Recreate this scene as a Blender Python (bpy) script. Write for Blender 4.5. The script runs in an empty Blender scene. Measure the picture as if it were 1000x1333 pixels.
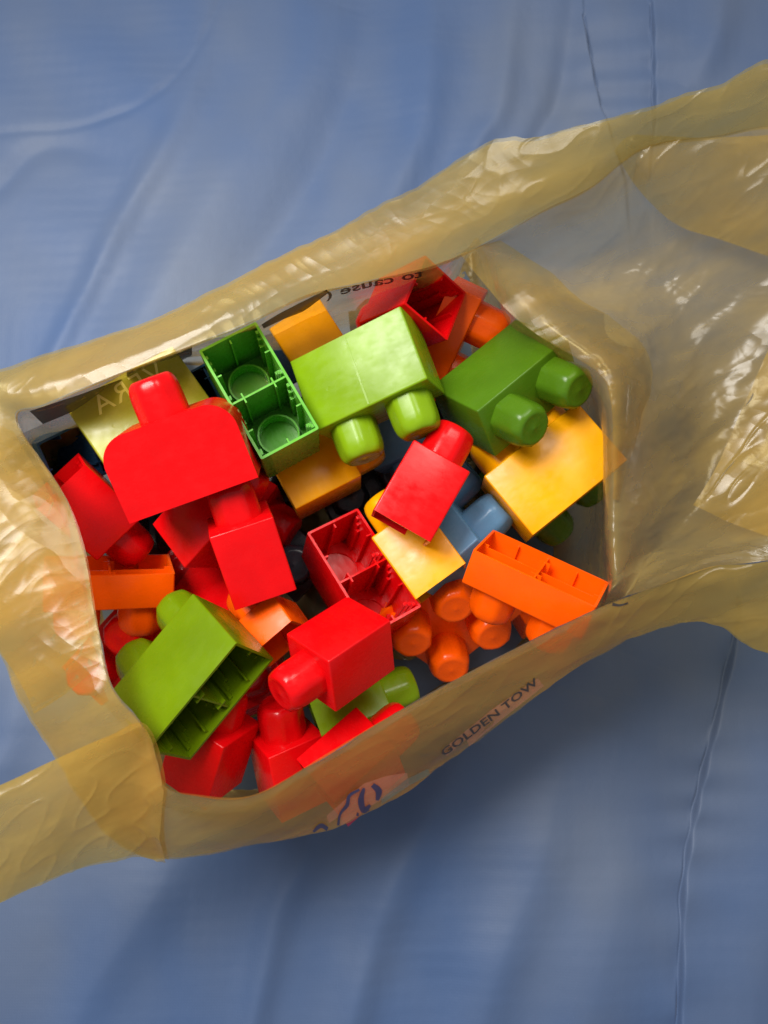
import bpy, bmesh, math, random
import numpy as np
from mathutils import Vector, Matrix, noise
from mathutils.bvhtree import BVHTree

# ------------------------------------------------------------------ camera
SC = bpy.context.scene
COL = SC.collection
FPX, CX, CY = 1050.0, 500.0, 666.5          # focal length and centre, in the photograph's pixels
TILT = math.radians(10)
TARGET = Vector((0, 0, .07)); DIST = .42
CAM = TARGET + DIST * Vector((0, -math.sin(TILT), math.cos(TILT)))
cd = bpy.data.cameras.new('camera'); cam = bpy.data.objects.new('camera', cd); COL.objects.link(cam)
cam.location = CAM; cam.rotation_euler = (TILT, 0, 0)
cd.sensor_fit = 'HORIZONTAL'; cd.sensor_width = 36; cd.lens = 36 * FPX / 1000
cd.clip_start = .01; cd.clip_end = 50
cd.dof.use_dof = True; cd.dof.focus_distance = .395; cd.dof.aperture_fstop = 16
SC.camera = cam
FWD = (TARGET - CAM).normalized(); RIGHT = Vector((1, 0, 0)); DOWN = FWD.cross(RIGHT)
FLOOR = -.054

def ray(x, y): return (FWD + RIGHT * ((x - CX) / FPX) + DOWN * ((y - CY) / FPX))
def at(x, y, z):                              # the place at height z that shows at a given spot of the photograph
    d = ray(x, y); return CAM + d * ((z - CAM.z) / d.z)

# ------------------------------------------------------------------ light
w = bpy.data.worlds.new('World'); SC.world = w; w.use_nodes = True
bg = w.node_tree.nodes['Background']; bg.inputs[0].default_value = (.92, .95, 1.0, 1); bg.inputs[1].default_value = .29

def area(name, loc, target, size, power, color):
    l = bpy.data.lights.new(name, 'AREA'); l.shape = 'RECTANGLE'; l.size, l.size_y = size
    l.energy = power; l.color = color
    o = bpy.data.objects.new(name, l); COL.objects.link(o); o.location = loc
    o.rotation_euler = (Vector(target) - Vector(loc)).to_track_quat('-Z', 'Y').to_euler()
    return o
area('window_light', (-.42, .26, .88), (-.13, .0, 0), (.40, .46), 3.6, (1, .965, .91)).data.spread = math.radians(92)
area('ceiling_light', (.30, .62, 1.15), (.06, .03, .05), (.5, .5), 2.6, (1, .95, .86)).data.spread = math.radians(110)
SC.view_settings.view_transform = 'Standard'; SC.view_settings.look = 'None'
SC.view_settings.exposure = 0; SC.view_settings.gamma = 1
SC.cycles.max_bounces = 8; SC.cycles.transparent_max_bounces = 16
SC.cycles.use_denoising = True

# ------------------------------------------------------------------ materials
def mat(name):
    m = bpy.data.materials.new(name); m.use_nodes = True
    nt = m.node_tree; return m, nt, nt.nodes, nt.links, nt.nodes['Principled BSDF']
def nd(nodes, t, **k):
    n = nodes.new(t)
    for a, b in k.items(): setattr(n, a, b)
    return n
def plastic(name, col, rough=.24, sss=.0):
    m, nt, N, L, p = mat(name)
    tc = nd(N, 'ShaderNodeTexCoord')
    oi = nd(N, 'ShaderNodeObjectInfo')
    # slow mottling of the moulded plastic
    n1 = nd(N, 'ShaderNodeTexNoise'); n1.inputs['Scale'].default_value = 45; n1.inputs['Detail'].default_value = 3
    L.new(tc.outputs['Object'], n1.inputs['Vector'])
    hs = nd(N, 'ShaderNodeHueSaturation'); hs.inputs['Color'].default_value = (*col, 1)
    mr = nd(N, 'ShaderNodeMapRange'); mr.inputs[1].default_value = .3; mr.inputs[2].default_value = .7
    mr.inputs[3].default_value = .88; mr.inputs[4].default_value = 1.08
    L.new(n1.outputs['Fac'], mr.inputs[0]); L.new(mr.outputs[0], hs.inputs['Value'])
    L.new(hs.outputs[0], p.inputs['Base Color'])
    # fine scratches and scuffs in the gloss and the relief
    mp = nd(N, 'ShaderNodeMapping'); mp.inputs['Scale'].default_value = (140, 600, 300); mp.inputs['Rotation'].default_value = (.3, .5, .8)
    L.new(tc.outputs['Object'], mp.inputs[0])
    n2 = nd(N, 'ShaderNodeTexNoise'); n2.inputs['Scale'].default_value = 1; n2.inputs['Detail'].default_value = 5
    L.new(mp.outputs[0], n2.inputs['Vector'])
    n3 = nd(N, 'ShaderNodeTexNoise'); n3.inputs['Scale'].default_value = 160; n3.inputs['Detail'].default_value = 4
    L.new(tc.outputs['Object'], n3.inputs['Vector'])
    ad = nd(N, 'ShaderNodeMath', operation='ADD'); L.new(n2.outputs['Fac'], ad.inputs[0]); L.new(n3.outputs['Fac'], ad.inputs[1])
    m2 = nd(N, 'ShaderNodeMapRange'); m2.inputs[1].default_value = .7; m2.inputs[2].default_value = 1.3
    m2.inputs[3].default_value = rough - .08; m2.inputs[4].default_value = rough + .13
    L.new(ad.outputs[0], m2.inputs[0]); L.new(m2.outputs[0], p.inputs['Roughness'])
    vo = nd(N, 'ShaderNodeTexVoronoi'); vo.inputs['Scale'].default_value = 95; vo.inputs['Randomness'].default_value = 1
    vm = nd(N, 'ShaderNodeMapping'); vm.inputs['Scale'].default_value = (1, 1, .45); vm.inputs['Rotation'].default_value = (.6, .9, .2)
    vw = nd(N, 'ShaderNodeVectorMath', operation='MULTIPLY_ADD'); vw.inputs[1].default_value = (.012, .012, .012)
    L.new(n3.outputs['Color'], vw.inputs[0]); L.new(tc.outputs['Object'], vw.inputs[2])
    L.new(vw.outputs[0], vm.inputs[0]); L.new(vm.outputs[0], vo.inputs['Vector'])
    vr = nd(N, 'ShaderNodeMapRange'); vr.inputs[1].default_value = .03; vr.inputs[2].default_value = .10; vr.inputs[3].default_value = -1.6; vr.inputs[4].default_value = 0
    L.new(vo.outputs['Distance'], vr.inputs[0])
    a2 = nd(N, 'ShaderNodeMath', operation='ADD'); L.new(ad.outputs[0], a2.inputs[0]); L.new(vr.outputs[0], a2.inputs[1])
    b = nd(N, 'ShaderNodeBump'); b.inputs['Strength'].default_value = .08; b.inputs['Distance'].default_value = .0006
    L.new(a2.outputs[0], b.inputs['Height']); L.new(b.outputs[0], p.inputs['Normal'])
    p.inputs['IOR'].default_value = 1.49; p.inputs['Specular IOR Level'].default_value = .30
    if sss:
        p.inputs['Subsurface Weight'].default_value = sss; p.inputs['Subsurface Scale'].default_value = .006
        p.inputs['Subsurface Radius'].default_value = (1, .6, .3)
    return m
PL = {
 'red': plastic('red_plastic', (.70, .002, .004)),
 'orange': plastic('orange_plastic', (.98, .108, .001)),
 'yellow': plastic('yellow_plastic', (.92, .40, .001)),
 'lime': plastic('lime_plastic', (.20, .345, .006)),
 'olive': plastic('olive_plastic', (.37, .38, .035)),
 'mgreen': plastic('leaf_green_plastic', (.13, .215, .002)),
 'dgreen': plastic('grass_green_plastic', (.07, .165, .006)),
 'green': plastic('bright_green_plastic', (.11, .40, .03)),
 'blue': plastic('dusty_blue_plastic', (.13, .28, .46)),
 'navy': plastic('navy_plastic', (.02, .065, .17)),
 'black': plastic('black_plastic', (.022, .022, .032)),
}

def film(name, tint, body, see, rough=.2, gl=.8, bump=.5, sc=(26, 70, 60), through=.5):
    """thin milky plastic film: part see-through, part scattering, with a sharply creased gloss"""
    m, nt, N, L, p = mat(name); N.remove(p)
    out = N['Material Output']
    tc = nd(N, 'ShaderNodeTexCoord')
    wp = nd(N, 'ShaderNodeTexNoise'); wp.inputs['Scale'].default_value = 16; wp.inputs['Detail'].default_value = 2
    L.new(tc.outputs['Object'], wp.inputs['Vector'])
    wm = nd(N, 'ShaderNodeVectorMath', operation='MULTIPLY_ADD'); wm.inputs[1].default_value = (.05, .05, .05)
    L.new(wp.outputs['Color'], wm.inputs[0]); L.new(tc.outputs['Object'], wm.inputs[2])
    hs = []
    for k, (rot, s) in enumerate((((.1, .1, .45), sc), ((0, .2, -.6), tuple(1.3 * q for q in sc)))):
        mp = nd(N, 'ShaderNodeMapping'); mp.vector_type = 'TEXTURE'; mp.inputs['Scale'].default_value = tuple(1 / q for q in s); mp.inputs['Rotation'].default_value = rot
        L.new(wm.outputs[0], mp.inputs[0])
        n1 = nd(N, 'ShaderNodeTexVoronoi'); n1.inputs['Scale'].default_value = 1
        L.new(mp.outputs[0], n1.inputs['Vector']); hs.append(n1)
    ad = nd(N, 'ShaderNodeMath', operation='ADD'); L.new(hs[0].outputs['Distance'], ad.inputs[0]); L.new(hs[1].outputs['Distance'], ad.inputs[1])
    b = nd(N, 'ShaderNodeBump'); b.inputs['Strength'].default_value = bump; b.inputs['Distance'].default_value = .0016
    L.new(ad.outputs[0], b.inputs['Height'])
    tr = nd(N, 'ShaderNodeBsdfTransparent'); tr.inputs[0].default_value = (*tint, 1)
    df = nd(N, 'ShaderNodeBsdfDiffuse'); df.inputs[0].default_value = (*body, 1)
    tl = nd(N, 'ShaderNodeBsdfTranslucent'); tl.inputs[0].default_value = (*body, 1)
    gs = nd(N, 'ShaderNodeBsdfGlossy'); gs.inputs['Roughness'].default_value = rough
    for s in (df, tl, gs): L.new(b.outputs[0], s.inputs['Normal'])
    m1 = nd(N, 'ShaderNodeMixShader'); m1.inputs[0].default_value = through
    L.new(df.outputs[0], m1.inputs[1]); L.new(tl.outputs[0], m1.inputs[2])
    # streaky stretch marks change how milky the film is
    mp = nd(N, 'ShaderNodeMapping'); mp.vector_type = 'TEXTURE'; mp.inputs['Scale'].default_value = (.09, .022, .03); mp.inputs['Rotation'].default_value = (0, 0, .45)
    L.new(tc.outputs['Object'], mp.inputs[0])
    n2 = nd(N, 'ShaderNodeTexNoise'); n2.inputs['Scale'].default_value = 1; n2.inputs['Detail'].default_value = 4
    L.new(mp.outputs[0], n2.inputs['Vector'])
    mr = nd(N, 'ShaderNodeMapRange'); mr.inputs[1].default_value = .3; mr.inputs[2].default_value = .7
    mr.inputs[3].default_value = 1 - see + .16; mr.inputs[4].default_value = 1 - see - .16
    L.new(n2.outputs['Fac'], mr.inputs[0])
    m2 = nd(N, 'ShaderNodeMixShader'); L.new(mr.outputs[0], m2.inputs[0])
    L.new(tr.outputs[0], m2.inputs[1]); L.new(m1.outputs[0], m2.inputs[2])
    fr = nd(N, 'ShaderNodeFresnel'); fr.inputs[0].default_value = 1.5; L.new(b.outputs[0], fr.inputs['Normal'])
    mm = nd(N, 'ShaderNodeMath', operation='MULTIPLY'); mm.inputs[1].default_value = gl; L.new(fr.outputs[0], mm.inputs[0])
    m3 = nd(N, 'ShaderNodeMixShader'); L.new(mm.outputs[0], m3.inputs[0])
    L.new(m2.outputs[0], m3.inputs[1]); L.new(gs.outputs[0], m3.inputs[2])
    L.new(m3.outputs[0], out.inputs['Surface'])
    return m
FILM = film('bag_film', (.97, .89, .68), (.72, .49, .13), .58, .22, .8, .28, (8, 110, 80))
CUFF = film('bag_cuff_film', (.98, .89, .62), (1.0, .72, .19), .68, .22, .75, .30, (6, 95, 66), .75)
FOLD = film('bag_fold_film', (.98, .90, .64), (.95, .65, .15), .82, .22, .8, .3, (8, 80, 60), .6)
def ink(name, col, alpha=.92):
    m, nt, N, L, p = mat(name)
    n1 = nd(N, 'ShaderNodeTexNoise'); n1.inputs['Scale'].default_value = 300
    cr = nd(N, 'ShaderNodeMapRange'); cr.inputs[3].default_value = .4; cr.inputs[4].default_value = .6
    L.new(n1.outputs['Fac'], cr.inputs[0]); L.new(cr.outputs[0], p.inputs['Roughness'])
    p.inputs['Base Color'].default_value = (*col, 1); p.inputs['Alpha'].default_value = alpha; return m
INK = ink('black_print', (.03, .025, .025)); INKB = ink('dark_blue_print', (.03, .03, .09))
INKP = ink('pink_print', (.80, .30, .20), .26); INKT = ink('teal_print', (.10, .24, .22), .35); LETTER_LIGHT = ink('cast_light_letters', (.78, .78, .24), 1.0)

def fabric():
    m, nt, N, L, p = mat('blue_satin_cloth')
    tc = nd(N, 'ShaderNodeTexCoord')
    n1 = nd(N, 'ShaderNodeTexNoise'); n1.inputs['Scale'].default_value = 6; n1.inputs['Detail'].default_value = 3
    mp = nd(N, 'ShaderNodeMapping'); mp.inputs['Scale'].default_value = (1.1, .8, 1); mp.inputs['Rotation'].default_value = (0, 0, .5)
    L.new(tc.outputs['Object'], mp.inputs[0]); L.new(mp.outputs[0], n1.inputs['Vector'])
    cr = nd(N, 'ShaderNodeValToRGB'); cr.color_ramp.elements[0].position = .35; cr.color_ramp.elements[1].position = .68
    cr.color_ramp.elements[0].color = (.066, .118, .250, 1); cr.color_ramp.elements[1].color = (.118, .152, .228, 1)
    L.new(n1.outputs['Fac'], cr.inputs[0]); L.new(cr.outputs[0], p.inputs['Base Color'])
    # weave
    wv = nd(N, 'ShaderNodeTexWave', bands_direction='X'); wv.inputs['Scale'].default_value = 190; wv.inputs['Distortion'].default_value = .6
    wv2 = nd(N, 'ShaderNodeTexWave', bands_direction='Y'); wv2.inputs['Scale'].default_value = 190; wv2.inputs['Distortion'].default_value = .6
    L.new(tc.outputs['Object'], wv.inputs['Vector']); L.new(tc.outputs['Object'], wv2.inputs['Vector'])
    mx = nd(N, 'ShaderNodeMath', operation='MAXIMUM'); L.new(wv.outputs['Fac'], mx.inputs[0]); L.new(wv2.outputs['Fac'], mx.inputs[1])
    b = nd(N, 'ShaderNodeBump'); b.inputs['Strength'].default_value = .05; b.inputs['Distance'].default_value = .0005
    L.new(mx.outputs[0], b.inputs['Height'])
    n3 = nd(N, 'ShaderNodeTexNoise'); n3.inputs['Scale'].default_value = 28; n3.inputs['Detail'].default_value = 6
    L.new(mp.outputs[0], n3.inputs['Vector'])
    b2 = nd(N, 'ShaderNodeBump'); b2.inputs['Strength'].default_value = .25; b2.inputs['Distance'].default_value = .004
    L.new(n3.outputs['Fac'], b2.inputs['Height']); L.new(b.outputs[0], b2.inputs['Normal'])
    L.new(b2.outputs[0], p.inputs['Normal'])
    p.inputs['Roughness'].default_value = .55; p.inputs['Specular IOR Level'].default_value = .4
    p.inputs['Sheen Weight'].default_value = .25; p.inputs['Sheen Roughness'].default_value = .4
    return m
CLOTH = fabric()

# ------------------------------------------------------------------ helpers
def link(name, me, parent=None, label=None, cat=None, group=None, kind=None):
    o = bpy.data.objects.new(name, me); COL.objects.link(o)
    if parent: o.parent = parent
    for k, v in (('label', label), ('category', cat), ('group', group), ('kind', kind)):
        if v: o[k] = v
    return o
def mesh(name, vs, fs, m, smooth=True, ang=None):
    me = bpy.data.meshes.new(name); me.from_pydata([tuple(v) for v in vs], [], fs); me.update()
    if m: me.materials.append(m)
    if smooth:
        me.polygons.foreach_set('use_smooth', [True] * len(me.polygons))
        if ang: me.set_sharp_from_angle(angle=math.radians(ang))
    return me
def smooth01(a, b, x):
    t = max(0, min(1, (x - a) / (b - a))); return t * t * (3 - 2 * t)

# ------------------------------------------------------------------ blanket
def seg_dist(X, Y, poly):
    """distance to a line, and how far along it (0 to 1)"""
    best = np.full(X.shape, 9e9); along = np.zeros(X.shape); acc = 0
    tot = sum(math.dist(p, q) for p, q in zip(poly, poly[1:]))
    for (ax, ay), (bx_, by_) in zip(poly, poly[1:]):
        dx, dy = bx_ - ax, by_ - ay; L2 = dx * dx + dy * dy; ln = math.sqrt(L2)
        t = np.clip(((X - ax) * dx + (Y - ay) * dy) / L2, 0, 1)
        ex, ey = X - ax - t * dx, Y - ay - t * dy; d = ex * ex + ey * ey
        m = d < best; best[m] = d[m]; along[m] = ((acc + t * ln) / tot)[m]; acc += ln
    return np.sqrt(best), along
def pl(pts): return [tuple(at(x, y, FLOOR)[:2]) for x, y in pts]
def smooth_line(pts, n=6):
    P = [Vector((*p, 0)) for p in pts]; out = []
    for i in range(len(P) - 1):
        p0, p1, p2, p3 = P[max(0, i - 1)], P[i], P[i + 1], P[min(len(P) - 1, i + 2)]
        for k in range(n):
            t = k / n; q = .5 * ((2 * p1) + (p2 - p0) * t + (2 * p0 - 5 * p1 + 4 * p2 - p3) * t * t + (3 * p1 - p0 - 3 * p2 + p3) * t ** 3); out.append((q.x, q.y))
    return out + [tuple(P[-1][:2])]
SEAMS = [(smooth_line(pl([(962, 790), (955, 832), (932, 935), (917, 1000), (900, 1085), (889, 1160), (887, 1215), (880, 1420)])), .0010, .0034, .0030),
         (smooth_line(pl([(760, 20), (780, 122), (792, 155), (815, 230)])), .0010, .0036, -.0025),
         (smooth_line(pl([(846, 10), (850, 120), (851, 150), (845, 230)])), .0008, .0026, .0025),
         (smooth_line(pl([(-150, 180), (0, 172), (90, 165), (150, 150), (200, 126), (260, 60), (300, -40)])), .0034, .0018, 0)]
FOLDS = [(pl([(20, 560), (70, 470), (105, 400), (135, 340), (170, 270), (215, 200), (250, 120), (280, 20)]), .010, .007),
         (pl([(100, 560), (150, 470), (230, 350), (300, 230), (390, 110), (430, 0)]), .026, .009),
         (pl([(250, 480), (310, 370), (380, 270), (420, 200), (470, 60), (480, -60)]), .018, -.008),
         (pl([(430, 420), (490, 300), (545, 180), (560, 60), (570, -60)]), .016, .009),
         (pl([(560, 320), (620, 190), (650, 140), (665, 20), (670, -80)]), .011, .007),
         (pl([(650, 300), (700, 180), (730, 120), (745, 20), (750, -80)]), .010, -.007),
         (pl([(300, 1480), (345, 1260), (365, 1180), (395, 1120), (430, 1000)]), .011, .009),
         (pl([(420, 1480), (470, 1280), (500, 1180), (550, 1080), (610, 960)]), .015, .011),
         (pl([(590, 1500), (640, 1280), (690, 1150), (720, 1040), (750, 900)]), .020, .010),
         (pl([(700, 1500), (770, 1300), (800, 1150), (790, 1040), (840, 860)]), .030, .010),
         (pl([(960, 1500), (985, 1280), (1010, 1150), (1005, 1000), (1030, 850)]), .024, .006),
         (pl([(60, 1420), (120, 1290), (190, 1190), (270, 1060)]), .018, .007),
         (pl([(-60, 1080), (0, 1000), (20, 940), (20, 840)]), .016, .006),
         (pl([(-90, 280), (-10, 250), (40, 200), (90, 190), (170, 215)]), .010, -.005),
         (pl([(900, 120), (930, 40), (940, -60)]), .015, .008)]
def build_blanket():
    X0, X1, Y0, Y1 = -.36, .36, -.46, .48; ny = 780
    xs = np.concatenate([np.linspace(X0, .10, 300)[:-1], np.linspace(.10, .24, 270)[:-1], np.linspace(.24, X1, 80)]); nx = len(xs) - 1   # finer where the seams run
    X, Y = np.meshgrid(xs, np.linspace(Y0, Y1, ny + 1))
    Z = np.full(X.shape, FLOOR)
    # broad swells from noise on a coarse lattice, blown up smoothly
    for n_, amp, fx in ((9, .006, 5), (26, .0022, 16)):
        gx, gy = n_ * 3, n_ * 4
        G = np.array([[noise.noise((X0 * fx + i / gx * .72 * fx + j * .11, Y0 * fx + j / gy * .94 * fx, fx * 1.7)) for i in range(gx + 4)] for j in range(gy + 4)])
        u = (X - X0) / (X1 - X0) * gx; v = (Y - Y0) / (Y1 - Y0) * gy
        iu = np.minimum(u.astype(int), gx); iv = np.minimum(v.astype(int), gy); fu = u - iu; fv = v - iv
        fu = fu * fu * (3 - 2 * fu); fv = fv * fv * (3 - 2 * fv)
        Z += amp * ((G[iv, iu] * (1 - fu) + G[iv, iu + 1] * fu) * (1 - fv) + (G[iv + 1, iu] * (1 - fu) + G[iv + 1, iu + 1] * fu) * fv)
    for poly, wd, h in FOLDS:
        d, s = seg_dist(X, Y, smooth_line(poly)); Z += .80 * h * np.sin(np.pi * np.clip(s, 0, 1)) ** .7 * (.85 * np.exp(-(d / (wd * (.7 + .6 * s))) ** 2) + .12 * np.exp(-np.sqrt(d * d + 4e-6) / (wd * .5)))
    for poly, wd, dep, step in SEAMS:
        d, s = seg_dist(X, Y, poly)
        v = .7 + .3 * np.sin(X * 90 + Y * 140) * np.sin(Y * 61)
        Z += -dep * v * np.exp(-(d / (wd * (.7 + .5 * v))) ** 2)
        if step:                                    # one side of the seam puffs up over the other
            q = sorted((y, x) for x, y in poly); side = np.tanh((X - np.interp(Y, [p[0] for p in q], [p[1] for p in q])) / .0012)
            Z += step * side * np.exp(-d / .018) * (.8 + .4 * np.sin(Y * 210 + 2 * np.sin(Y * 37)))
    me = bpy.data.meshes.new('blanket')
    V = np.stack([X, Y, Z], -1).reshape(-1, 3)
    a = (np.arange(ny)[:, None] * (nx + 1) + np.arange(nx)[None]).ravel()
    Fq = np.stack([a, a + 1, a + nx + 2, a + nx + 1], -1)
    me.vertices.add(len(V)); me.vertices.foreach_set('co', V.ravel())
    me.loops.add(Fq.size); me.loops.foreach_set('vertex_index', Fq.ravel().astype(np.int32))
    me.polygons.add(len(Fq)); me.polygons.foreach_set('loop_start', np.arange(0, Fq.size, 4, dtype=np.int32))
    me.polygons.foreach_set('use_smooth', np.ones(len(Fq), bool)); me.update(calc_edges=True); me.validate()
    me.materials.append(CLOTH)
    return link('blanket', me, kind='structure', label='rumpled blue satin blanket under the bag')
build_blanket()

# ------------------------------------------------------------------ toy blocks
U = .032; HB = 1.25 * U; HS = .6 * U; WT = .0013
def oct_r(a, r):                                  # octagonal stud outline with rounded corners
    k = math.pi / 4; f = ((a + k / 2) % k) - k / 2
    return r * min(1.0, .94 / math.cos(f))
SEG = 32
def stud_mesh(hollow_top=True):
    r = .39 * U; h = .60 * U
    prof = [(1.0, -.0005), (1.0, .001), (.985, .55 * h), (.965, .70 * h), (.925, .82 * h), (.855, .92 * h), (.76, .98 * h), (.66, h), (.60, h - .00012), (.10, h - .00012), (.07, h), (0, h)]
    vs = []; fs = []
    for q, z in prof[:-1]:
        for i in range(SEG):
            a = 2 * math.pi * i / SEG; rr = oct_r(a, r) * q if q > .8 else r * q * .97
            vs.append((rr * math.cos(a), rr * math.sin(a), z))
    n = len(prof) - 1
    for k in range(n - 1):
        for i in range(SEG):
            j = (i + 1) % SEG; fs.append((k * SEG + i, k * SEG + j, (k + 1) * SEG + j, (k + 1) * SEG + i))
    fs.append(tuple((n - 1) * SEG + i for i in range(SEG)))
    return vs, fs
def body_bm(nx, ny, h, rounded=False):
    """hollow brick: outer shell, rim, inner walls, inner roof with the hollow of each stud"""
    bm = bmesh.new(); X, Y = nx * U / 2, ny * U / 2
    def V(*c): return bm.verts.new(c)
    o0 = [V(sx * X, sy * Y, 0) for sx, sy in ((-1, -1), (1, -1), (1, 1), (-1, 1))]
    o1 = [V(sx * X, sy * Y, h) for sx, sy in ((-1, -1), (1, -1), (1, 1), (-1, 1))]
    sharp = []
    for i in range(4):
        j = (i + 1) % 4; bm.faces.new((o0[i], o0[j], o1[j], o1[i]))
    bm.faces.new(o1)
    xi, yi = X - WT, Y - WT; zt = h - .0018
    i0 = [V(sx * xi, sy * yi, 0) for sx, sy in ((-1, -1), (1, -1), (1, 1), (-1, 1))]
    for i in range(4):
        j = (i + 1) % 4; bm.faces.new((o0[j], o0[i], i0[i], i0[j]))
    bm.edges.ensure_lookup_table()
    outer = [e for e in bm.edges if all(v in o1 for v in e.verts) or (e.verts[0] in o0 and e.verts[1] in o1) or (e.verts[1] in o0 and e.verts[0] in o1)]
    rim = [e for e in bm.edges if all(v in o0 for v in e.verts) or all(v in i0 for v in e.verts)]
    i1 = [V(sx * xi, sy * yi, zt) for sx, sy in ((-1, -1), (1, -1), (1, 1), (-1, 1))]
    for i in range(4):
        j = (i + 1) % 4; bm.faces.new((i0[j], i0[i], i1[i], i1[j]))
    # inner roof, one cell per stud
    cells = [((a + .5) * U - X, (b + .5) * U - Y) for a in range(nx) for b in range(ny)]
    M = 16
    for cx, cy in cells:
        sq = []; ci = []; cb = []
        for k in range(M):
            a = 2 * math.pi * (k + .5) / M; c, s = math.cos(a), math.sin(a); q = .5 * U / max(abs(c), abs(s))
            px_ = max(-xi, min(xi, cx + q * c)); py_ = max(-yi, min(yi, cy + q * s))
            sq.append(V(px_, py_, zt)); ci.append(V(cx + .365 * U * c, cy + .365 * U * s, zt)); cb.append(V(cx + .33 * U * c, cy + .33 * U * s, h + .42 * U))
        for k in range(M):
            j = (k + 1) % M
            bm.faces.new((sq[j], sq[k], ci[k], ci[j])); bm.faces.new((ci[j], ci[k], cb[k], cb[j]))
        bm.faces.new(list(reversed(cb)))
    bmesh.ops.bevel(bm, geom=outer, offset=.0010, segments=3, affect='EDGES', profile=.5)
    bm.normal_update()
    return bm
def arch_bm():
    bm = bmesh.new(); X, Y, r = U, U / 2, .42 * U
    out = [(-X, 0), (X, 0)]
    for k in range(13): a = math.pi / 2 * k / 12; out.append((X - r + r * math.cos(a), HB - r + r * math.sin(a)))
    for k in range(13): a = math.pi / 2 * (1 + k / 12); out.append((-X + r + r * math.cos(a), HB - r + r * math.sin(a)))
    f = [bm.verts.new((x, -Y, z)) for x, z in out]; b = [bm.verts.new((x, Y, z)) for x, z in out]
    n = len(out); bm.faces.new(f); bm.faces.new(list(reversed(b)))
    for i in range(n):
        j = (i + 1) % n
        if i == 0: continue
        bm.faces.new((f[j], f[i], b[i], b[j]))
    ed = [e for e in bm.edges if e.is_manifold and abs(e.calc_face_angle(0)) > 1.0]
    bmesh.ops.bevel(bm, geom=ed, offset=.0015, segments=4, affect='EDGES', profile=.5)
    xi, yi = X - WT, Y - WT                          # inside of the open bottom
    lo = [bm.verts.new((sx * xi, sy * yi, .0002)) for sx, sy in ((-1, -1), (1, -1), (1, 1), (-1, 1))]
    hi = [bm.verts.new((sx * xi * .9, sy * yi, .7 * HB)) for sx, sy in ((-1, -1), (1, -1), (1, 1), (-1, 1))]
    for i in range(4): j = (i + 1) % 4; bm.faces.new((lo[j], lo[i], hi[i], hi[j]))
    bm.faces.new(list(reversed(hi)))
    return bm
def bx(vs, fs, x0, x1, y0, y1, z0, z1):
    k = len(vs)
    vs += [(x, y, z) for z in (z0, z1) for x, y in ((x0, y0), (x1, y0), (x1, y1), (x0, y1))]
    fs += [tuple(k + i for i in f) for f in ((0, 3, 2, 1), (4, 5, 6, 7), (0, 1, 5, 4), (1, 2, 6, 5), (2, 3, 7, 6), (3, 0, 4, 7))]
DIM = {'b1': (1, 1, HB), 'b2': (2, 1, HB), 'b4': (2, 2, HB), 's1': (1, 1, HS), 's2': (2, 1, HS), 'arch': (2, 1, HB)}
CACHE = {}
def cached(key, fn, color):
    k = (key, color)
    if k not in CACHE: CACHE[k] = fn()
    return CACHE[k]
def body_mesh(t, color):
    def f():
        bm = arch_bm() if t == 'arch' else body_bm(*DIM[t])
        me = bpy.data.meshes.new('body'); bm.to_mesh(me); bm.free(); me.materials.append(PL[color])
        me.polygons.foreach_set('use_smooth', [True] * len(me.polygons)); me.set_sharp_from_angle(angle=math.radians(32))
        return me
    return cached(('body', t), f, color)
def ribs_mesh(t, color):
    nx, ny, h = DIM[t]
    def f():
        vs, fs = [], []; X, Y = nx * U / 2, ny * U / 2; xi, yi = X - WT + .0002, Y - WT + .0002; zt = h - .001
        for a in range(nx):
            cx = (a + .5) * U - X
            for s in (-1, 1):
                bx(vs, fs, cx - .0004, cx + .0004, *sorted((s * yi, s * (yi - .0028))), .0016, zt)       # fin on the long wall
                for q in (() if t[0] == 's' else (-1, 1)):                                              # stepped lugs in the corners
                    for n_, (dx, zz) in enumerate(((.26, .30), (.32, .18), (.38, .08))):
                        x = cx + q * dx * U; bx(vs, fs, x - .0009, x + .0009, *sorted((s * yi, s * (yi - .0022 + n_ * .0004))), zz * h, zt)
        for s in (-1, 1):
            bx(vs, fs, *sorted((s * xi, s * (xi - .0028))), -.0004, .0004, .0016, zt)
        return mesh('rib', vs, fs, PL[color], False)
    return cached(('ribs', t), f, color)
def divider_mesh(t, color):
    nx, ny, h = DIM[t]
    def f():
        vs, fs = [], []; yi = ny * U / 2 - WT + .0002
        bx(vs, fs, -.0005, .0005, -yi, yi, .0012, h - .001)
        for s in (-1, 1):
            bx(vs, fs, -.0028, .0028, s * .26 * U - .0004, s * .26 * U + .0004, .0009, h - .001)
        if t[0] == 's':
            bx(vs, fs, -nx * U / 2 + WT, nx * U / 2 - WT, -.0005, .0005, .0030, h - .001)
        return mesh('divider', vs, fs, PL[color], False)
    return cached(('div', t), f, color)
def tube_mesh(color):
    def f():                                          # round socket wall inside a cell
        vs, fs = [], []; n = 28; r0, r1, z0, z1 = .345 * U, .315 * U, .74 * HB, HB - .0016
        for r, z in ((r0, z1), (r0, z0), (r1, z0), (r1, z1)):
            vs += [(r * math.cos(2 * math.pi * i / n), r * math.sin(2 * math.pi * i / n), z) for i in range(n)]
        for k in range(3):
            fs += [(k * n + i, k * n + (i + 1) % n, (k + 1) * n + (i + 1) % n, (k + 1) * n + i) for i in range(n)]
        return mesh('tube', vs, fs, PL[color], True, 40)
    return cached('tube', f, color)
def one_stud(color):
    def f():
        vs, fs = stud_mesh(); return mesh('stud', vs, fs, PL[color], True, 38)
    return cached('stud', f, color)
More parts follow.
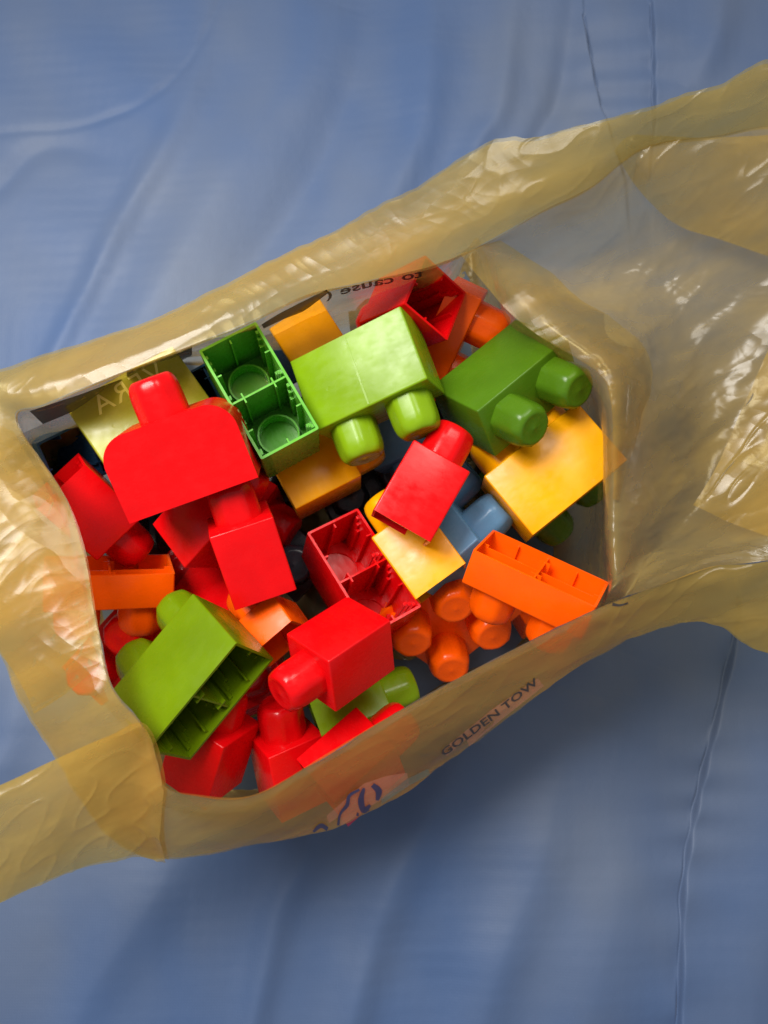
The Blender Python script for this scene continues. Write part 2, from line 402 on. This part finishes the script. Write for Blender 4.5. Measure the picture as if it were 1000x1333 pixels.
BLOCKS = {
    'lime': ('b2', 'olive', [[0.7988, 0.1253, 0.5884], [0.5796, 0.1018, -0.8086], [-0.1612, 0.9869, 0.0087]], [-0.1408, 0.0695, 0.0631],
        'olive green block with pale mirrored letters of light at the back left'),
    'arch': ('arch', 'red', [[0.9399, -0.1023, -0.3257], [0.3381, 0.4113, 0.8465], [0.0474, -0.9058, 0.4211]], [-0.0906, 0.0045, 0.0982],
        'red block with rounded shoulders and one centred stud, lying on the red pile'),
    'gopen': ('b2', 'green', [[0.506, -0.8604, -0.0598], [-0.8625, -0.5055, -0.0253], [-0.0084, 0.0644, -0.9979]], [-0.0616, 0.0551, 0.1041],
        'bright green two-cell block standing with its open hollow bottom facing up'),
    'yback': ('b1', 'yellow', [[0.8376, 0.0211, 0.5459], [0.5398, -0.1857, -0.8211], [0.084, 0.9824, -0.1669]], [-0.0492, 0.1121, 0.0565],
        'yellow block at the back wall between the open green block and the text'),
    'lgreen': ('b2', 'lime', [[0.8821, -0.3405, 0.3254], [0.3199, -0.0741, -0.9446], [0.3457, 0.9373, 0.0435]], [-0.0148, 0.0862, 0.0852],
        'light lime green two-stud block lying with both studs pointing down at centre'),
    'ropen1': ('b1', 'red', [[0.7202, -0.3436, -0.6028], [-0.3809, -0.9219, 0.0704], [-0.5799, 0.1789, -0.7948]], [0.027, 0.1093, 0.0904],
        'red open-bottomed block at the top beside the lime green block'),
    'oback': ('s2', 'orange', [[-0.3721, 0.2271, 0.9], [-0.715, 0.5482, -0.4339], [-0.5919, -0.8049, -0.0416]], [0.0271, 0.1089, 0.0459],
        'thin orange block wedged between the open red block and dark green block'),
    'dgreen': ('b2', 'dgreen', [[0.753, -0.3721, 0.5427], [0.6503, 0.5464, -0.5277], [-0.1001, 0.7503, 0.6534]], [0.0546, 0.0788, 0.057],
        'dark grass green two-stud block at the right edge, studs pointing towards the viewer'),
    'yright': ('b2', 'yellow', [[0.7849, 0.059, -0.6168], [0.6172, 0.013, 0.7867], [0.0544, -0.9982, -0.0262]], [0.103, 0.0077, 0.0564],
        'large bright yellow block under the dark green block by the right film'),
    'rmid': ('b1', 'red', [[0.8666, -0.0518, 0.4963], [-0.4926, 0.0702, 0.8674], [-0.0798, -0.9962, 0.0353]], [0.0079, -0.0107, 0.0826],
        'red single-stud block at the centre resting on the yellow and blue blocks'),
    'blue': ('b2', 'blue', [[0.4368, 0.5338, 0.724], [-0.7516, -0.2256, 0.6198], [0.4943, -0.8149, 0.3027]], [0.0145, -0.0183, 0.026],
        'dusty blue two-stud block under the central red single-stud block'),
    'ymid': ('b1', 'yellow', [[0.4753, -0.0334, 0.8792], [-0.8798, -0.0266, 0.4747], [0.0075, -0.9991, -0.042]], [-0.0553, 0.0173, 0.0419],
        "ochre yellow block deep below the lime green block's left stud"),
    'ylow': ('b1', 'yellow', [[0.8104, 0.1089, -0.5757], [0.5805, -0.0162, 0.8141], [0.0794, -0.994, -0.0763]], [0.0308, -0.0363, 0.0541],
        'yellow single-stud block lying between the central red block and the open red block'),
    'ropen2': ('b2', 'red', [[0.5284, -0.8266, -0.1937], [-0.8388, -0.4729, -0.2699], [0.1315, 0.3051, -0.9432]], [-0.0106, -0.0292, 0.0621],
        'red two-cell block with its hollow bottom facing up near the middle'),
    'rstud': ('b1', 'red', [[0.6979, -0.0781, -0.7119], [-0.4176, 0.7632, -0.4931], [0.5818, 0.6414, 0.5001]], [-0.007, -0.0622, 0.066],
        'glossy red single-stud block in front, its stud pointing lower left'),
    'oright': ('s2', 'orange', [[0.865, -0.4303, -0.2582], [-0.4509, -0.4409, -0.7761], [0.2201, 0.7877, -0.5754]], [0.078, -0.0302, 0.0861],
        'orange flat two-stud block with open compartments facing up at the right'),
    'oleft': ('s2', 'orange', [[0.933, 0.3454, -0.1015], [0.0611, -0.43, -0.9007], [-0.3547, 0.8342, -0.4223]], [-0.1448, -0.0266, 0.0599],
        'orange flat block with open compartments at the left edge under the film'),
    'gbl': ('b2', 'mgreen', [[-0.6374, -0.4276, -0.6411], [-0.7624, 0.2292, 0.6051], [-0.1118, 0.8744, -0.4721]], [-0.0811, -0.0958, 0.0922],
        'leaf green two-stud block at lower left with its open end facing the viewer'),
    'rT': ('b1', 'red', [[0.937, -0.2463, -0.2478], [0.3351, 0.4332, 0.8367], [-0.0987, -0.867, 0.4885]], [-0.0624, -0.0395, 0.0686],
        'red single-stud block with square face below the rounded red block'),
    'rU': ('b1', 'red', [[0.6928, 0.4389, 0.5722], [0.7206, -0.391, -0.5726], [-0.0275, 0.809, -0.5872]], [-0.1666, 0.0148, 0.08],
        "red open block leaning at the far left beside the bag's left flap"),
    'oY': ('s1', 'orange', [[0.757, 0.2857, -0.5876], [0.633, -0.0975, 0.768], [0.1622, -0.9533, -0.2547]], [-0.0538, -0.068, 0.0586],
        'small orange block with open underside between two red blocks and green block'),
    'limelow': ('b1', 'lime', [[0.3666, 0.0297, 0.9299], [-0.8245, -0.4528, 0.3395], [0.4312, -0.8911, -0.1415]], [-0.038, -0.1092, 0.027],
        'lime green single-stud block half hidden under the glossy front red block'),
    'rlow': ('b1', 'red', [[0.6409, 0.1833, 0.7454], [-0.5847, -0.5126, 0.6288], [0.4973, -0.8389, -0.2213]], [-0.0312, -0.1422, 0.0565],
        'red single-stud block lying along the front edge of the bag'),
    'rAB': ('b1', 'red', [[0.8492, -0.5117, -0.1308], [0.3425, 0.345, 0.8739], [-0.402, -0.7869, 0.4682]], [-0.0481, -0.149, 0.0209],
        'dark red upright single-stud block at the bottom behind the front film'),
    'o4': ('b4', 'orange', [[0.6986, 0.7041, 0.1273], [-0.4576, 0.5764, -0.677], [-0.55, 0.4148, 0.7249]], [0.0311, -0.0257, -0.0119],
        'orange four-stud block deep under the flat orange block, studs facing up'),
    'rV': ('b1', 'red', [[0.6216, 0.4108, 0.667], [-0.7577, 0.0994, 0.645], [0.1987, -0.9064, 0.373]], [-0.1065, -0.0152, 0.0498],
        'dark red block in shade directly beneath the rounded red block'),
    'rW': ('b1', 'red', [[-0.5403, 0.0233, 0.8412], [-0.8356, -0.1329, -0.533], [0.0993, -0.9909, 0.0913]], [-0.1021, 0.0273, 0.0166],
        'dark red block whose stud sticks out left of the ochre yellow block'),
    'rX': ('b1', 'red', [[-0.3773, 0.1537, 0.9133], [-0.7551, -0.622, -0.2072], [0.5362, -0.7677, 0.3507]], [-0.1139, -0.0427, 0.0144],
        'shaded red block beneath the square red face, left of it'),
    'olivelow': ('b2', 'dgreen', [[0.6819, 0.283, 0.6744], [0.731, -0.2951, -0.6153], [0.0249, 0.9126, -0.4081]], [0.0779, 0.0459, 0.0272],
        'green block showing in the gap under the large yellow block'),
    'bluelow': ('b1', 'blue', [[-0.8107, 0.5454, 0.2128], [-0.2625, -0.0137, -0.9648], [-0.5233, -0.8381, 0.1542]], [0.007, 0.0762, 0.0078],
        "dusty blue block deep in the gap below the lime green block's right stud"),
    'navy1': ('b2', 'navy', [[0.4761, 0.2483, -0.8436], [0.5742, -0.8144, 0.0844], [-0.666, -0.5245, -0.5303]], [-0.1596, 0.039, 0.0519],
        'navy blue open block at the far left behind the red open block'),
    'navy2': ('b2', 'navy', [[0.7822, 0.4232, 0.4571], [0.1544, -0.8426, 0.5159], [0.6036, -0.333, -0.7244]], [-0.0986, 0.0769, 0.0369],
        'navy blue block in the gap between olive block and open green block'),
    'rAC': ('b1', 'red', [[0.8412, 0.4448, 0.3076], [-0.4694, 0.3182, 0.8236], [0.2684, -0.8372, 0.4764]], [-0.0979, -0.139, 0.0339],
        'dark red block by the front film right of the leaf green block'),
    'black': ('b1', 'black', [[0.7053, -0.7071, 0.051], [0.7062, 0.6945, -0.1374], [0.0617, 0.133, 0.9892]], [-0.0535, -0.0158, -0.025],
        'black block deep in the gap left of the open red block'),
    'rlow2': ('b2', 'red', [[0.6831, -0.722, -0.1101], [0.6791, 0.6833, -0.2682], [0.2689, 0.1085, 0.9571]], [-0.1459, -0.059, -0.0146],
        'red block deep at the lower left behind the leaf green studs'),
    'fill0': ('b2', 'black', [[0.8776, -0.4738, 0.0735], [0.4794, 0.8672, -0.1346], [0.0, 0.1534, 0.9882]], [-0.0104, 0.0351, -0.048],  # black ones among these fillers are added as shade in the gaps
        'added black shade-filler block deep in the dark gap right of the ochre yellow block'),
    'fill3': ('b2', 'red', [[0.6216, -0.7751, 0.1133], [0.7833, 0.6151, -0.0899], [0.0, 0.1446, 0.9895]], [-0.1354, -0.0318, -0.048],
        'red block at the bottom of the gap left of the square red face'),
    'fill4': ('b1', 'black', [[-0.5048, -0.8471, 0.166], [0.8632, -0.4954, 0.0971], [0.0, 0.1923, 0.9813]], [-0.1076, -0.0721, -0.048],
        'added black shade-filler block at the bottom of the gap under the small orange block'),
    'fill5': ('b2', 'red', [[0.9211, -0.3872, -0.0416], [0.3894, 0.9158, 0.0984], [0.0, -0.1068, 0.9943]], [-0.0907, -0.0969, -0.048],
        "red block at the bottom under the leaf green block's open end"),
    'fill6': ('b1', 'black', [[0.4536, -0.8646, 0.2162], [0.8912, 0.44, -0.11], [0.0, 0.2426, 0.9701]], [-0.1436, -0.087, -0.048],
        'added black shade-filler block at the bottom below the leaf green block'),
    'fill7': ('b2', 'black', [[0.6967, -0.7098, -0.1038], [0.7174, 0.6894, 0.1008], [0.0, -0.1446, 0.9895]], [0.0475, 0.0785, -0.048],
        'added black shade-filler block at the bottom below the dusty blue block'),
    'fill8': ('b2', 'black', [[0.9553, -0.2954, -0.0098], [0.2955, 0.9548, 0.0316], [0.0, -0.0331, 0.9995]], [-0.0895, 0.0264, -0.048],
        'added black shade-filler block at the bottom below the ochre yellow block'),
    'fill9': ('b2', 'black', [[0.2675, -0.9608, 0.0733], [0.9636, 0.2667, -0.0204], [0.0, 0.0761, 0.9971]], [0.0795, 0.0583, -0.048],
        'added black shade-filler block at the bottom below the large yellow block'),
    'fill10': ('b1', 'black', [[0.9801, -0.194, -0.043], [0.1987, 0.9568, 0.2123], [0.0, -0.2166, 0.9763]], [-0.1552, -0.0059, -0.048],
        'added black shade-filler block in the gap right of the left flat orange block'),
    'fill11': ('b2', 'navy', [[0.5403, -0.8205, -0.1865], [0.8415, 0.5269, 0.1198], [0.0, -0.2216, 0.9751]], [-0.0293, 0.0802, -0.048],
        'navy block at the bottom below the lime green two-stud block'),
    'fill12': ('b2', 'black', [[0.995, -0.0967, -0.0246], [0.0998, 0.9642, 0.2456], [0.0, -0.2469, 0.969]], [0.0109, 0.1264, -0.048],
        "added black shade-filler block at the bottom below the lime green block's back"),
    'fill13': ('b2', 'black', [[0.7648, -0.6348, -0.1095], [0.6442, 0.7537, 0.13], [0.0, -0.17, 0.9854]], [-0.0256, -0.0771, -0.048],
        'added black shade-filler block at the bottom below the lime green single-stud block'),
    'fill14': ('b1', 'orange', [[0.8776, -0.467, -0.1085], [0.4794, 0.8548, 0.1986], [0.0, -0.2263, 0.9741]], [0.0961, -0.0422, -0.048],
        'orange block at the bottom beneath the right flat orange block'),
}
OPEN_SEEN = {'gopen', 'ropen1', 'ropen2', 'oright', 'oleft', 'gbl', 'rU', 'navy1', 'navy2', 'oY'}
ROOT = {}
for key, (t, color, R, o, label) in BLOCKS.items():
    e = link('toy_block', None, None, label, 'toy block', 'toy blocks in the bag')
    e.empty_display_size = .01
    M = Matrix(R).to_4x4(); M.translation = Vector(o); e.matrix_world = M
    ROOT[key] = e
    link('body', body_mesh(t, color), e)
    nx, ny, h = DIM[t]
    spots = [(0, 0)] if t == 'arch' else [((a + .5 - nx / 2) * U, (b + .5 - ny / 2) * U) for a in range(nx) for b in range(ny)]
    for x, y in spots:
        s = link('stud', one_stud(color), e); s.location = (x, y, h)
    if key in OPEN_SEEN:
        link('rib', ribs_mesh(t, color), e, kind='stuff')
        if nx == 2: link('divider', divider_mesh(t, color), e)
    if key == 'gopen':
        for x, y in spots: link('tube', tube_mesh(color), e).location = (x, y, 0)

# ------------------------------------------------------------------ plastic bag
# stations round the mouth: inner edge of the cuff (x, y, height) and its outer edge
ST = [
 (( 20, 545, .106), (-70, 505, .112)), (( 60, 525, .112), (  0, 480, .108)), ((150, 488, .116), (110, 447, .106)),
 ((250, 449, .118), (210, 410, .110)), ((330, 416, .118), (300, 365, .114)), ((400, 384, .118), (390, 320, .118)),
 ((480, 365, .118), (480, 275, .122)), ((560, 347, .118), (560, 232, .126)), ((612, 326, .118), (640, 186, .130)),
 ((700, 277, .118), (705, 178, .130)), ((770, 243, .116), (775, 160, .130)), ((835, 192, .114), (855, 138, .130)),
 ((920, 178, .112), (930, 112, .128)), ((1040, 172, .110), (1040, 88, .126)), ((1150, 300, .106), (1230, 270, .11)),
 ((1160, 560, .104), (1240, 600, .11)), ((1080, 705, .106), (1110, 850, .10)), ((990, 732, .108), (1000, 850, .095)),
 ((930, 737, .108), (935, 812, .095)), ((860, 762, .108), (865, 815, .092)), ((790, 787, .108), (790, 846, .090)),
 ((700, 830, .106), (714, 893, .084)), ((600, 881, .104), (624, 962, .076)), ((500, 937, .104), (528, 1031, .072)),
 ((420, 986, .104), (430, 1078, .074)), ((330, 1036, .106), (330, 1100, .080)), ((255, 1036, .110), (215, 1120, .086)),
 ((212, 1020, .114), (150, 1100, .092)), ((188, 950, .118), (105, 1045, .096)), ((152, 906, .116), (72, 985, .098)),
 ((136, 868, .112), (38, 935, .104)), ((123, 800, .110), (0, 852, .112)), ((108, 712, .108), (-60, 745, .120)),
 (( 80, 640, .106), (-80, 620, .120))]
# where the film meets the pile on the right: the crest over the blocks and the sagging pocket beyond it
CREST = {9: ((662, 386, .100), (690, 340, .085)), 10: ((706, 424, .104), (740, 350, .075)), 11: ((752, 456, .108), (800, 350, .066)),
 12: ((788, 486, .110), (860, 370, .060)), 13: ((800, 530, .108), (900, 430, .056)), 14: ((802, 580, .102), (930, 500, .052)),
 15: ((800, 640, .096), (930, 580, .050)), 16: ((798, 690, .094), (915, 650, .052)), 17: ((798, 735, .094), (880, 700, .060)),
 18: ((797, 755, .095), (850, 725, .070)), 19: ((795, 772, .096), (830, 755, .082))}
CEN = at(440, 680, FLOOR)
NET_W = []; NET_C = []
for i, (I, O) in enumerate(ST):
    row = None
    pi, po = at(*I), at(*O)
    inward = (Vector((CEN.x, CEN.y, 0)) - Vector((pi.x, pi.y, 0))).normalized()
    if i in CREST:
        k, m = CREST[i]; pk, pm = at(*k), at(*m)
        base = Vector((pk.x, pk.y, 0)) - inward * .010
        row = [Vector((base.x * .5 + CEN.x * .5, base.y * .5 + CEN.y * .5, FLOOR + .004)), Vector((base.x, base.y, FLOOR + .005)), Vector((pk.x, pk.y, (pk.z + FLOOR) / 2)) - inward * .014, pk, pm, pi]
    else:
        if i > 7 or i in (2, 3):                    # the wall leans out under the cuff and stays hidden by it
            def under(z): return at(I[0], I[1], z) + inward * (.0055 * (I[2] - z) / .06 if i in (2, 3) else -.004)
            b_ = under(FLOOR + .005)
            NET_W.append([Vector((b_.x * .6 + CEN.x * .4, b_.y * .6 + CEN.y * .4, FLOOR + .004)), b_, under(.02), under(.058), under(.09), pi])
            row = None
        a = -.008 if i < 4 else (-.016 if i < 6 else -.022)
        base = Vector((pi.x, pi.y, 0)) + inward * (a + .012)
        if i <= 7 and i not in (2, 3): row = [Vector((base.x * .5 + CEN.x * .5, base.y * .5 + CEN.y * .5, FLOOR + .004)), Vector((base.x, base.y, FLOOR + .005)), Vector((pi.x, pi.y, .02)) + inward * a,
               Vector((pi.x, pi.y, .058)) + inward * a * .8, Vector((pi.x, pi.y, .09)) + inward * a * .4, pi]
    if row is not None: NET_W.append(row)
    mid = (pi + po) / 2; mid.z += .0025
    po = po + (po - pi).normalized() * .0
    NET_C.append([pi, pi.lerp(mid, .5) + Vector((0, 0, .0012)), mid, mid.lerp(po, .5) + Vector((0, 0, .001)), po])
def cr(p0, p1, p2, p3, t):
    return .5 * ((2 * p1) + (p2 - p0) * t + (2 * p0 - 5 * p1 + 4 * p2 - p3) * t * t + (3 * p1 - p0 - 3 * p2 + p3) * t ** 3)
def surf(net, s, t, closed=True):
    n, m = len(net), len(net[0])
    i = int(math.floor(s)); fs_ = s - i
    j = min(int(t), m - 2); ft = t - j
    def col(k):
        r = net[k % n] if closed else net[max(0, min(n - 1, k))]
        return cr(r[max(0, j - 1)], r[j], r[j + 1], r[min(m - 1, j + 2)], ft)
    return cr(col(i - 1), col(i), col(i + 1), col(i + 2), fs_)
def ridged(p): return 1 - abs(noise.noise(p)) * 2
def cell(p):                                            # cones round scattered points: flat facets that meet in sharp creases
    return noise.voronoi(p)[0][0]
def crinkle(p, k):
    """creases of pulled plastic film"""
    wx = noise.noise_vector(p * 14) * .012; p = p + wx
    q = Vector((p.x * .8 + p.y * .6, -p.x * .6 + p.y * .8, p.z))
    a = cell((q.x * 12, q.y * 34, q.z * 24)) - .45
    b = cell((p.x * 46 + 9, p.y * 34, p.z * 40)) - .45
    c = ridged((q.x * 40 - 3, q.y * 120, q.z * 60 + 5)) ** 4
    return k * (.0056 * a + .0012 * b + .0007 * c) + .0010 * noise.noise(p * 18)
def sheet(net, ns, ntt, closed, k=1.0, off=0.0, ragged=False, kfun=None):
    n, m = len(net), len(net[0]); cols = ns if closed else ns + 1
    P = [[surf(net, (n if closed else n - 1) * i / ns, (m - 1) * j / ntt, closed) for j in range(ntt + 1)] for i in range(cols)]
    vs = []
    for i in range(cols):
        for j in range(ntt + 1):
            a = P[(i + 1) % cols if closed else min(cols - 1, i + 1)][j] - P[i - 1 if closed or i else 0][j]
            b = P[i][min(ntt, j + 1)] - P[i][max(0, j - 1)]
            nn = a.cross(b); nn = nn.normalized() if nn.length > 1e-12 else Vector((0, 0, 1))
            p = P[i][j]; kk = k * (kfun(n * i / ns, j / ntt) if kfun else 1)
            d = nn * (crinkle(p, kk) + off)
            if ragged and j > ntt * .75:                # the cut edge of the film wanders a little
                e = (j / ntt - .75) * 4; d += b.normalized() * e * (.0022 * noise.noise(p * 45) + .0010 * noise.noise(p * 150))
            vs.append(p + d)
    fs = []; W = ntt + 1
    for i in range(ns):
        i2 = (i + 1) % cols
        for j in range(ntt): fs.append((i * W + j, i2 * W + j, i2 * W + j + 1, i * W + j + 1))
    return vs, fs
bag = link('plastic_bag', None, None, 'crumpled translucent yellow plastic bag holding the toy blocks', 'plastic bag')
bag.location = (CEN.x, CEN.y, FLOOR)
def bagpart(name, vs, fs, m, label=None):
    c = Vector((CEN.x, CEN.y, FLOOR)); vs = [Vector(v) - c for v in vs]
    return link(name, mesh(name, vs, fs, m), bag, label)
def kw(s, v):                                          # the loose pocket on the right is the most crumpled
    r = smooth01(8.5, 10.5, s) * (1 - smooth01(19, 20.5, s))
    return .35 + .95 * r * smooth01(.64, .8, v) * (1 - smooth01(.93, 1.0, v))
wv, wf = sheet(NET_W, 640, 120, True, 1, 0, kfun=kw)
c0 = len(wv); wv.append(Vector((CEN.x, CEN.y, FLOOR + .004)))
wf += [(c0, ((i + 1) % 640) * 121, i * 121) for i in range(640)]
bagpart('bag_wall', wv, wf, FILM)
def kc(s, v): return .26 + .5 * smooth01(6, 9, s) * (1 - smooth01(22, 24, s))
cv, cf = sheet(NET_C, 1300, 60, True, .8, 0, ragged=True, kfun=kc)
NET_C2 = [[p + Vector((0, 0, -.0025 - .002 * math.sin(math.pi * j / 4))) for j, p in enumerate(r)] for r in NET_C]
cv2, cf2 = sheet(NET_C2, 520, 24, True, .6, 0, ragged=True, kfun=kc)
bagpart('cuff', cv, cf, CUFF)
bagpart('cuff_lining', cv2, cf2, CUFF)
# the pulled-out carrying handle at the lower left
HD = [((214, 1030, .116), (216, 1121, .088)), ((186, 945, .121), (172, 1116, .094)), ((138, 958, .124), (112, 1132, .100)), ((75, 986, .127), (58, 1152, .108)),
      ((0, 1022, .130), (0, 1174, .114)), ((-100, 1062, .134), (-100, 1220, .122))]
NET_H = []
for a, b in HD:
    p, q = at(*a), at(*b); NET_H.append([p, p.lerp(q, .3) + Vector((0, 0, .004)), p.lerp(q, .65) + Vector((0, 0, .0045)), q])
hv, hf = sheet(NET_H, 180, 90, False, 1.1); bagpart('handle', hv, hf, CUFF)
NET_H2 = [[p - Vector((0, 0, .006)) for p in r] for r in NET_H]
hv2, hf2 = sheet(NET_H2, 60, 24, False, .9); bagpart('handle_lining', hv2, hf2, CUFF)

# loose folds of the right gusset lying over the pocket
def flap(name, rows, m=None, k=1.0):
    net = [[at(*p) for p in r] for r in rows]
    v_, f_ = sheet(net, 150, 80, False, k); bagpart(name, v_, f_, m or FILM)
flap('side_fold', [[(1000, 455, .088), (962, 540, .084), (932, 608, .082), (903, 657, .080)], [(1060, 450, .098), (1020, 540, .095), (985, 618, .090), (955, 682, .082)], [(1160, 450, .1), (1130, 540, .1), (1090, 640, .096), (1040, 712, .09)]], FOLD, .8)
flap('gusset_fold', [[(600, 331, .1185), (622, 322, .119), (650, 312, .117)], [(650, 393, .1075), (682, 372, .106), (712, 352, .092)], [(692, 431, .1090), (724, 408, .107), (756, 388, .090)],
                     [(740, 462, .1120), (770, 440, .108), (806, 420, .086)], [(783, 494, .1145), (812, 478, .110), (848, 470, .084)], [(795, 545, .113), (815, 545, .110), (836, 548, .092)], [(797, 600, .104), (806, 602, .103), (816, 606, .098)],
                     [(797, 650, .099), (801, 650, .098), (806, 652, .096)]], FOLD, .5)
flap('left_fold', [[(18, 562, .092), (-20, 548, .088), (-80, 545, .085)], [(68, 650, .094), (0, 645, .09), (-85, 645, .086)], [(97, 722, .096), (25, 742, .091), (-70, 765, .086)], [(111, 800, .097), (58, 828, .092), (0, 850, .088)], [(124, 868, .099), (84, 903, .094), (42, 930, .09)]], CUFF, .7)
flap('top_fold', [[(800, 196, .108), (812, 182, .113), (830, 178, .112)], [(835, 250, .098), (850, 215, .110), (870, 180, .112)], [(880, 291, .090), (895, 240, .105), (925, 180, .112)],
                  [(940, 312, .088), (955, 250, .103), (975, 178, .111)], [(1000, 333, .088), (1010, 260, .103), (1030, 176, .11)], [(1090, 360, .09), (1100, 280, .1), (1110, 190, .108)]], FOLD, .8)

# print on the film: every mark is laid on the film's own surface
BV_W = BVHTree.FromPolygons(wv, wf); BV_C = BVHTree.FromPolygons(cv, cf)
def on(bv, x, y, lift=.0006):
    d = ray(x, y).normalized(); h = bv.ray_cast(CAM, d)
    if h[0] is None: return None
    return h[0] - d * lift
def printed(name, bv, polys, m, lift=.0006, label=None):
    vs = []; fs = []
    for poly in polys:
        p = [on(bv, x, y, lift) for x, y in poly]
        if any(q is None for q in p): continue
        k = len(vs); vs += p; fs.append(tuple(range(k, k + len(p))))
    if fs: return bagpart(name, vs, fs, m, label)
def stroke(pts, w0, n=8):
    """a brush stroke as little quads; pts may carry a width of their own"""
    q = []; P = [Vector((p[0], p[1])) for p in pts]; Wd = [p[2] if len(p) > 2 else w0 for p in pts]; line = []
    for i in range(len(P) - 1):
        for k in range(n):
            t = k / n; line.append((cr(P[max(0, i - 1)], P[i], P[i + 1], P[min(len(P) - 1, i + 2)], t), Wd[i] * (1 - t) + Wd[i + 1] * t))
    line.append((P[-1], Wd[-1])); e = []
    for i, (p, wd) in enumerate(line):
        d = (line[min(len(line) - 1, i + 1)][0] - line[max(0, i - 1)][0]).normalized(); nrm = Vector((-d.y, d.x)) * wd / 2
        e.append((p + nrm, p - nrm))
    for (a, b), (c, d) in zip(e, e[1:]): q.append((a, b, d, c))
    return q
def text_polys(txt, path, size, mirror=False, sx=1.0):
    """flat lettering set along a line of the photograph, as polygons"""
    cu = bpy.data.curves.new('t', 'FONT'); cu.body = txt; cu.size = size; cu.resolution_u = 2; cu.offset = size * .018
    ob = bpy.data.objects.new('t', cu); COL.objects.link(ob)
    dg = bpy.context.evaluated_depsgraph_get(); me = bpy.data.meshes.new_from_object(ob.evaluated_get(dg))
    vs = [v.co.copy() for v in me.vertices]; ps = [tuple(p.vertices) for p in me.polygons]
    bpy.data.objects.remove(ob); bpy.data.curves.remove(cu); bpy.data.meshes.remove(me)
    x0 = min(v.x for v in vs); x1 = max(v.x for v in vs); P = [Vector(p) for p in path]
    Ls = [0]
    for a, b in zip(P, P[1:]): Ls.append(Ls[-1] + (b - a).length)
    def mp(v):
        u = (v.x - x0) / (x1 - x0); u = 1 - u if mirror else u
        s = u * Ls[-1]
        for i in range(len(P) - 1):
            if s <= Ls[i + 1] + 1e-6: break
        t = (s - Ls[i]) / (Ls[i + 1] - Ls[i]); d = (P[i + 1] - P[i]).normalized()
        q = P[i].lerp(P[i + 1], t) + Vector((d.y, -d.x)) * v.y
        return (q.x, q.y)
    vv = [mp(v) for v in vs]
    return [tuple(vv[i] for i in p) for p in ps]
def strip(pts_a, pts_b, n=10):
    A = [Vector(p) for p in pts_a]; Bq = [Vector(p) for p in pts_b]; q = []
    for i in range(len(A) - 1):
        for k in range(n):
            t0, t1 = k / n, (k + 1) / n
            a0, a1, b0, b1 = A[i].lerp(A[i + 1], t0), A[i].lerp(A[i + 1], t1), Bq[i].lerp(Bq[i + 1], t0), Bq[i].lerp(Bq[i + 1], t1)
            for s0, s1 in ((0, .33), (.33, .67), (.67, 1)):
                q.append((a0.lerp(b0, s0), a1.lerp(b1, s0), a1.lerp(b1, s1), a0.lerp(b0, s1)))
    return q
printed('print_band', BV_W, strip([(30, 527), (105, 504), (180, 478), (250, 451)], [(56, 552), (104, 532), (180, 500), (250, 462)]), INK, label='dark printed band with jagged light lettering')
printed('print_line', BV_W, stroke([(342, 425, 6), (366, 412, 9), (392, 400, 12), (412, 388, 8), (428, 378, 4)], 8), INK)
printed('print_text', BV_W, text_polys('to cause (', [(424, 389), (480, 374), (552, 360)], 15, mirror=True), INK)
printed('print_mark', BV_W, text_polys('v', [(284, 452), (304, 444)], 16, mirror=True), INK)
printed('pink_print', BV_C, strip([(576, 976), (640, 924), (700, 883)], [(592, 1000), (648, 952), (712, 898)], 24), INKP, .0005)
printed('print_lettering', BV_C, text_polys('GOLDEN TOW', [(578, 985), (604, 966), (650, 931), (702, 889)], 13), INK, .0012)
printed('pink_print', BV_C, strip([(425, 1062), (446, 1044), (474, 1020), (504, 1010), (530, 1006)], [(436, 1092), (460, 1080), (490, 1062), (512, 1046), (534, 1032)], 14), INKP, .0005)
printed('teal_print', BV_C, strip([(496, 1040), (530, 1014), (572, 994)], [(500, 1060), (540, 1040), (580, 1012)], 20), INKT, .0008)
logo = []
for pts in ([(408, 1083, 3), (418, 1075, 6), (428, 1080, 5), (440, 1081, 2)], [(440, 1078, 3), (443, 1060, 3), (452, 1048, 5), (455, 1036, 4), (468, 1028, 3)],
            [(474, 1026, 3), (470, 1042, 8), (474, 1055, 8), (482, 1048, 3)], [(485, 1022, 6), (493, 1030, 9), (491, 1042, 4)], [(455, 1078, 2), (464, 1066, 4), (466, 1058, 2)],
            [(470, 1070, 3), (478, 1064, 5), (480, 1055, 3)], [(388, 1091, 3), (396, 1088, 3)]):
    logo += stroke(pts, 5)
printed('brush_emblem', BV_C, logo, INKB, .0012, label='dark blue brush stroke emblem on pink print')
printed('print_mark', BV_C, stroke([(778, 791, 3), (792, 786, 5), (806, 788, 3), (818, 785, 2)], 4), INK)

# the mould line across the middle of the lime green block's face
vs, fs = [], []; bx(vs, fs, -.0005, .0005, U / 2 - .0002, U / 2 + .00018, .0012, HB - .0012)
link('mould_line', mesh('mould_line', vs, fs, PL['lime'], False), ROOT['lgreen'])

# light through the bag's print, coloured in as pale mirrored letters along the upper edge of the olive block's face
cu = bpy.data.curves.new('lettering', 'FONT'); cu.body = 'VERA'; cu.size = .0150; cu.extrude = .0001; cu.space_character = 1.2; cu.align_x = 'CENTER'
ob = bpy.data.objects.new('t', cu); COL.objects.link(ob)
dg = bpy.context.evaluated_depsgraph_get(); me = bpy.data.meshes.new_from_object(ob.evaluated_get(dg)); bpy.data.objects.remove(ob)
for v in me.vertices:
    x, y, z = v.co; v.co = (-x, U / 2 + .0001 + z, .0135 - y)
me.materials.clear(); me.materials.append(LETTER_LIGHT)
link('lettering', me, ROOT['lime'], 'pale mirrored letters of light through the bag print')
